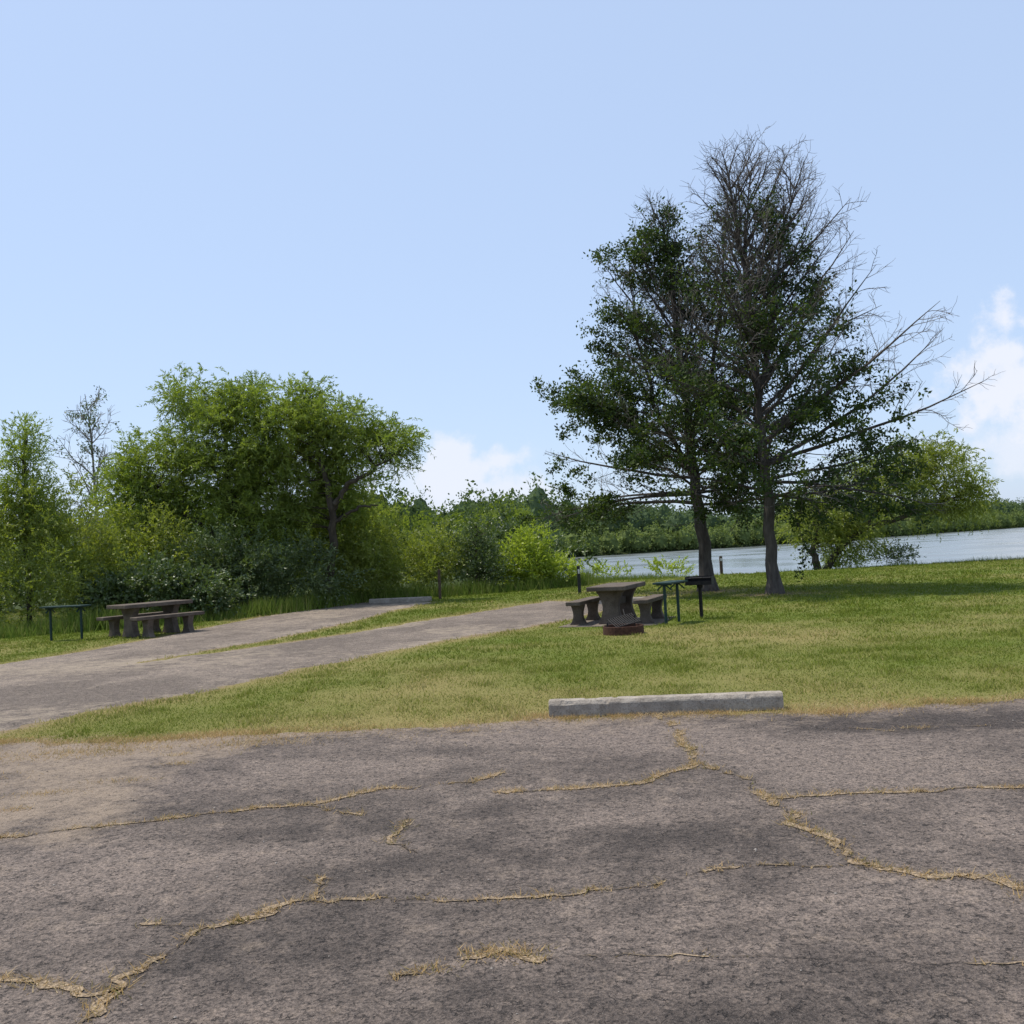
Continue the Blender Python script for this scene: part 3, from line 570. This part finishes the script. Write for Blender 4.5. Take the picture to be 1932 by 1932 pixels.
class BM:
    def __init__(s): s.b=bmesh.new()
    def _fin(s,vs,mi,M):
        if M is not None: bmesh.ops.transform(s.b,matrix=M,verts=vs)
        for f in {f for v in vs for f in v.link_faces}: f.material_index=mi
    def box(s,c,sz,mi=0,rot=(0,0,0),bev=.008):
        vs=bmesh.ops.create_cube(s.b,size=1)['verts']
        bmesh.ops.transform(s.b,matrix=Matrix.Diagonal((*sz,1)),verts=vs)
        if bev:
            es=list({e for v in vs for e in v.link_edges}); r_=bmesh.ops.bevel(s.b,geom=es,offset=bev,segments=2,affect='EDGES',profile=.5)
            vs=list({v for f in r_['faces'] for v in f.verts}|{v for v in vs if v.is_valid})
        s._fin(vs,mi,Matrix.Translation(c)@Euler(rot).to_matrix().to_4x4())
    def cyl(s,p0,p1,r_,mi=0,n=12,r2=None):
        p0=Vector(p0);p1=Vector(p1);d=p1-p0
        vs=bmesh.ops.create_cone(s.b,cap_ends=True,segments=n,radius1=r_,radius2=r_ if r2 is None else r2,depth=d.length)['verts']
        s._fin(vs,mi,Matrix.Translation((p0+p1)/2)@d.to_track_quat('Z','Y').to_matrix().to_4x4())
    def prism(s,prof,y0,y1,mi=0,M=None,bev=0):
        a=[s.b.verts.new((x,y0,z)) for x,z in prof]; b=[s.b.verts.new((x,y1,z)) for x,z in prof]; n=len(prof)
        s.b.faces.new(a); s.b.faces.new(b[::-1])
        for i in range(n): s.b.faces.new((a[i],b[i],b[(i+1)%n],a[(i+1)%n]))
        s._fin(a+b,mi,M)
    def out(s,name,mats,loc=(0,0,0),rz=0,rot=None):
        bmesh.ops.recalc_face_normals(s.b,faces=s.b.faces)
        me=bpy.data.meshes.new(name); s.b.to_mesh(me); s.b.free()
        for m in mats: me.materials.append(m)
        o=bpy.data.objects.new(name,me); COL.objects.link(o); o.location=loc; o.rotation_euler=rot or (0,0,rz); return o
def hour(wt,ww,wb,z0,z1,n=10):
    L=[];
    for i in range(n+1):
        t=i/n; z=z0+(z1-z0)*t
        e=wb+(wt-wb)*t; w=ww+(e-ww)*abs(2*t-1)**1.8
        L.append((w/2,z))
    return [(x,z) for x,z in L]+[(-x,z) for x,z in L[::-1]]
def picnic_table(loc,ang,slab=True):
    b=BM(); H=.74
    if slab: b.box((0,0,-.005),(1.9,1.9,.04),1,bev=.01)
    z0=.01
    b.box((0,0,H-.04),(.76,1.75,.085),0,bev=.015)
    for y in (-.52,.52): b.prism(hour(.56,.30,.50,z0,H-.08),y-.075,y+.075)
    b.box((0,0,.42),(.12,.92,.14),0,bev=.01)
    for x in (-.66,.66):
        b.box((x,0,.435),(.29,1.75,.075),0,bev=.013)
        for y in (-.52,.52): b.prism(hour(.26,.17,.34,z0,.40),y-.07,y+.07,M=Matrix.Translation((x,0,0)))
    b.out('picnic_table',[M_tab,M_slab],(*loc,0),-ang)
picnic_table((1.98,20.15),math.radians(20))
picnic_table((-8.38,23.5),math.radians(37),False)
def utility_table(loc,ang,L=1.1,gap=.8):
    b=BM(); 
    for x in (-gap/2,gap/2):
        b.cyl((x,0,-.05),(x,0,.75),.028); b.box((x,0,.735),(.05,.30,.02),0,bev=.003)
        b.box((x,.09,.68),(.03,.02,.14),0,(math.radians(50),0,0),bev=0); b.box((x,-.09,.68),(.03,.02,.14),0,(math.radians(-50),0,0),bev=0)
    b.box((0,0,.765),(L,.36,.035),0,bev=.006)
    b.out('utility_table',[M_green],(*loc,0),ang)
utility_table((-10.2,23.2),math.radians(-14))
utility_table((2.90,19.25),math.radians(58),.85,.6)
b=BM(); b.cyl((0,0,-.05),(0,0,.62),.035,0); b.cyl((0,0,.60),(0,0,.66),.06,0)
b.box((0,0,.665),(.50,.38,.012),0,bev=0); b.box((0,.19,.74),(.50,.008,.16),0,bev=0); b.box((-.25,0,.74),(.008,.38,.16),0,bev=0); b.box((.25,0,.74),(.008,.38,.16),0,bev=0); b.box((0,-.19,.70),(.50,.008,.07),0,bev=0)
for i in range(13): b.cyl((-.22+i*.0367,-.19,.79),(-.22+i*.0367,.17,.79),.006,0,6)
b.cyl((-.24,-.19,.79),(.24,-.19,.79),.008,0,6); b.cyl((-.24,.17,.79),(.24,.17,.79),.008,0,6)
b.cyl((.1,-.19,.79),(.1,-.34,.80),.007,0,6);b.cyl((-.1,-.19,.79),(-.1,-.34,.80),.007,0,6);b.cyl((-.1,-.34,.80),(.1,-.34,.80),.013,0,8)
b.out('charcoal_grill',[M_black],(3.58,20.0,0),math.radians(-18))
b=BM(); n=40; rr=.35
prof=[(rr,0.0),(rr,.14),(rr-.012,.145),(rr-.02,.14),(rr-.02,0)]
ring=[[b.b.verts.new((math.cos(a)*p,math.sin(a)*p,z)) for p,z in prof] for a in np.linspace(0,2*np.pi,n,endpoint=False)]
for i in range(n):
    for j in range(4): b.b.faces.new((ring[i][j],ring[(i+1)%n][j],ring[(i+1)%n][j+1],ring[i][j+1]))
b.cyl((0,0,-.02),(0,0,.02),rr-.022,1,32)
Mg=Matrix.Translation((.05,.08,.22))@Euler((math.radians(16),math.radians(-10),0)).to_matrix().to_4x4()
for i in range(12):
    xx=-.22+i*.04; hl=.2
    b.cyl(Mg@Vector((xx,-hl,0)),Mg@Vector((xx,hl,0)),.008,2,6)
for yy in (-.2,.2): b.cyl(Mg@Vector((-.24,yy,0)),Mg@Vector((.24,yy,0)),.011,2,6)
b.cyl((.25,.1,.0),(.25,.1,.30),.012,2,8); b.cyl((-.25,.1,.0),(-.25,.1,.2),.012,2,8)
b.cyl(Mg@Vector((.1,.2,0)),Mg@Vector((.16,.40,.03)),.008,2,6)
m=NT('fire_ash'); m.pbr(m.mix(m.ramp(m.noise(20),.4,.6),(.03,.028,.026),(.16,.14,.13)),1)
b.out('fire_ring',[M_rust,m.mat,M_black],(1.80,17.6,0),.25)
def wheel_stop(p0,p1,z,seed):
    p0=np.array(p0);p1=np.array(p1);L=np.linalg.norm(p1-p0); ang=math.atan2(*(p1-p0)[::-1])
    prof=[(-.092,0),(-.092,.03),(-.090,.07),(-.088,.112),(-.082,.124),(-.062,.146),(-.054,.150),(0,.152),(.054,.150),(.062,.146),(.082,.124),(.088,.112),(.092,.03),(.092,0)]
    n=150; V=[]
    for i in range(n):
        t=i/(n-1); sc=1 if 0<i<n-1 else .95
        for (a,c) in prof: V.append((t*L,a*sc,c*(1 if sc==1 else .98)))
    V=np.array(V); q=V.copy()
    chip=sstep(.74,.86,vnoise(q[:,0],q[:,1]*3,.08,seed+5))
    V[:,1]*=1-.06*chip*(q[:,2]>.1)
    V[:,1]+=.004*(vnoise(q[:,0],q[:,2]*2+q[:,1]*3,.05,seed)-.5); V[:,2]+=(.005*(vnoise(q[:,0],q[:,1]*2,.06,seed+1)-.5)-.008*chip)*(q[:,2]>.05)
    k=len(prof); ii=np.arange(n*k).reshape(n,k)
    F=np.stack([ii[:-1,:-1],ii[1:,:-1],ii[1:,1:],ii[:-1,1:]],-1).reshape(-1,4)
    b=bmesh.new(); vs=[b.verts.new(v) for v in V]
    for f in F: b.faces.new([vs[i] for i in f])
    b.faces.new([vs[i] for i in ii[0]]); b.faces.new([vs[i] for i in ii[-1][::-1]])
    bmesh.ops.recalc_face_normals(b,faces=b.faces); me=bpy.data.meshes.new('wheel_stop'); b.to_mesh(me); b.free(); me.materials.append(M_stop)
    o=bpy.data.objects.new('wheel_stop',me); COL.objects.link(o); o.location=(p0[0],p0[1],z); o.rotation_euler=(0,0,ang)
wheel_stop((.25,9.56),(2.36,9.36),.004,3)
wheel_stop((-4.63,32.4),(-2.66,32.0),.015,4)
wheel_stop((1.9,26.2),(3.4,25.6),.01,6)
def post(loc,h,w,mat,label=True,name='marker_post'):
    b=BM(); b.box((0,0,h/2-.05),(w,w*.7,h+.1),0,bev=.008); b.box((0,0,h+.008),(w*.9,w*.6,.02),0,bev=.006)
    if label: b.box((0,-w*.35-.003,h*.82),(w*.6,.004,h*.16),1,bev=0)
    b.out(name,[mat,M_white],loc,R.uniform(-.2,.2))
post((-2.48,33.4,0),.95,.09,M_brown,False); post((1.97,31.9,0),.86,.095,M_char,True); post((8.7,43.3,-.02),.72,.12,M_brown,True)
# ------------------------------------------------------------ sun, sky, camera
SE=math.radians(65); SR=math.radians(-64)
sv=Vector((math.sin(SR)*math.cos(SE),math.cos(SR)*math.cos(SE),math.sin(SE)))
sl=bpy.data.lights.new('sun','SUN'); sl.energy=4.8; sl.angle=math.radians(.53); sl.color=(1,.93,.82)
so=bpy.data.objects.new('sun',sl); COL.objects.link(so); so.rotation_euler=sv.to_track_quat('Z','Y').to_euler(); so.location=(0,0,30)
w=bpy.data.worlds.new('World'); scene.world=w; w.use_nodes=True; t=w.node_tree; t.nodes.clear()
o=t.nodes.new('ShaderNodeOutputWorld'); bg=t.nodes.new('ShaderNodeBackground'); bg.inputs[1].default_value=.15
sk=t.nodes.new('ShaderNodeTexSky'); sk.sky_type='NISHITA'; sk.sun_disc=False; sk.sun_elevation=SE; sk.sun_rotation=SR
sk.air_density=1.0; sk.dust_density=.8; sk.ozone_density=1.8; sk.altitude=0
tc=t.nodes.new('ShaderNodeTexCoord')
def N(ty,**k):
    x=t.nodes.new(ty)
    for a,b_ in k.items(): setattr(x,a,b_)
    return x
hz=N('ShaderNodeMix',data_type='RGBA'); hz.inputs[0].default_value=.66; t.links.new(sk.outputs[0],hz.inputs[6]); hz.inputs[7].default_value=(4.1,5.15,7.1,1)
masks=[]
nz=N('ShaderNodeTexNoise'); nz.inputs['Scale'].default_value=21; nz.inputs['Detail'].default_value=8; nz.inputs['Roughness'].default_value=.6
t.links.new(tc.outputs['Generated'],nz.inputs['Vector'])
for (c,rad,amp) in [((.432,.885,.142),(.042,.2,.036),.9),((.458,.885,.115),(.062,.2,.058),.92),((.460,.885,.075),(.055,.2,.045),.65),((.40,.9,.06),(.05,.2,.02),.3),((-.055,.995,.082),(.055,.2,.036),.8),((-.02,.995,.052),(.075,.2,.022),.7),((-.085,.995,.055),(.07,.2,.04),.55),((-.12,.99,.11),(.06,.2,.018),.45),((-.30,.95,.08),(.3,.3,.03),.15)]:
    a=N('ShaderNodeVectorMath',operation='SUBTRACT'); t.links.new(tc.outputs['Generated'],a.inputs[0]); a.inputs[1].default_value=c
    d=N('ShaderNodeVectorMath',operation='DIVIDE'); t.links.new(a.outputs[0],d.inputs[0]); d.inputs[1].default_value=rad
    l=N('ShaderNodeVectorMath',operation='LENGTH'); t.links.new(d.outputs[0],l.inputs[0])
    m1=N('ShaderNodeMath',operation='SUBTRACT'); m1.inputs[0].default_value=1.15; t.links.new(l.outputs['Value'],m1.inputs[1])
    n1=N('ShaderNodeMath',operation='MULTIPLY_ADD'); t.links.new(nz.outputs['Fac'],n1.inputs[0]); n1.inputs[1].default_value=4.0; n1.inputs[2].default_value=-1.95
    ad=N('ShaderNodeMath',operation='ADD'); t.links.new(m1.outputs[0],ad.inputs[0]); t.links.new(n1.outputs[0],ad.inputs[1])
    mr=N('ShaderNodeMapRange',interpolation_type='SMOOTHSTEP'); t.links.new(ad.outputs[0],mr.inputs[0]); mr.inputs[1].default_value=-.1; mr.inputs[2].default_value=.8; mr.inputs[4].default_value=amp
    masks.append(mr.outputs[0])
acc=masks[0]
for q in masks[1:]:
    mm=N('ShaderNodeMath',operation='MAXIMUM'); t.links.new(acc,mm.inputs[0]); t.links.new(q,mm.inputs[1]); acc=mm.outputs[0]
mx=N('ShaderNodeMix',data_type='RGBA'); t.links.new(acc,mx.inputs[0]); t.links.new(hz.outputs[2],mx.inputs[6]); mx.inputs[7].default_value=(5.9,6.1,6.75,1)
t.links.new(mx.outputs[2],bg.inputs[0]); t.links.new(bg.outputs[0],o.inputs[0])
cam=bpy.data.cameras.new('camera'); co=bpy.data.objects.new('camera',cam); COL.objects.link(co); scene.camera=co
cam.sensor_width=36; cam.lens=36; cam.clip_start=.05; cam.clip_end=6000
p=math.radians(1.9); rr=math.radians(3.0)
R0=Vector((1,0,0)); U0=Vector((0,-math.sin(p),math.cos(p))); Fv=Vector((0,math.cos(p),math.sin(p)))
Rv=R0*math.cos(rr)-U0*math.sin(rr); Uv=R0*math.sin(rr)+U0*math.cos(rr)
Mx=Matrix((Rv,Uv,-Fv)).transposed().to_4x4(); Mx.translation=Vector((0,0,1.6)); co.matrix_world=Mx
scene.view_settings.view_transform='Standard'; scene.view_settings.look='None'; scene.view_settings.exposure=0
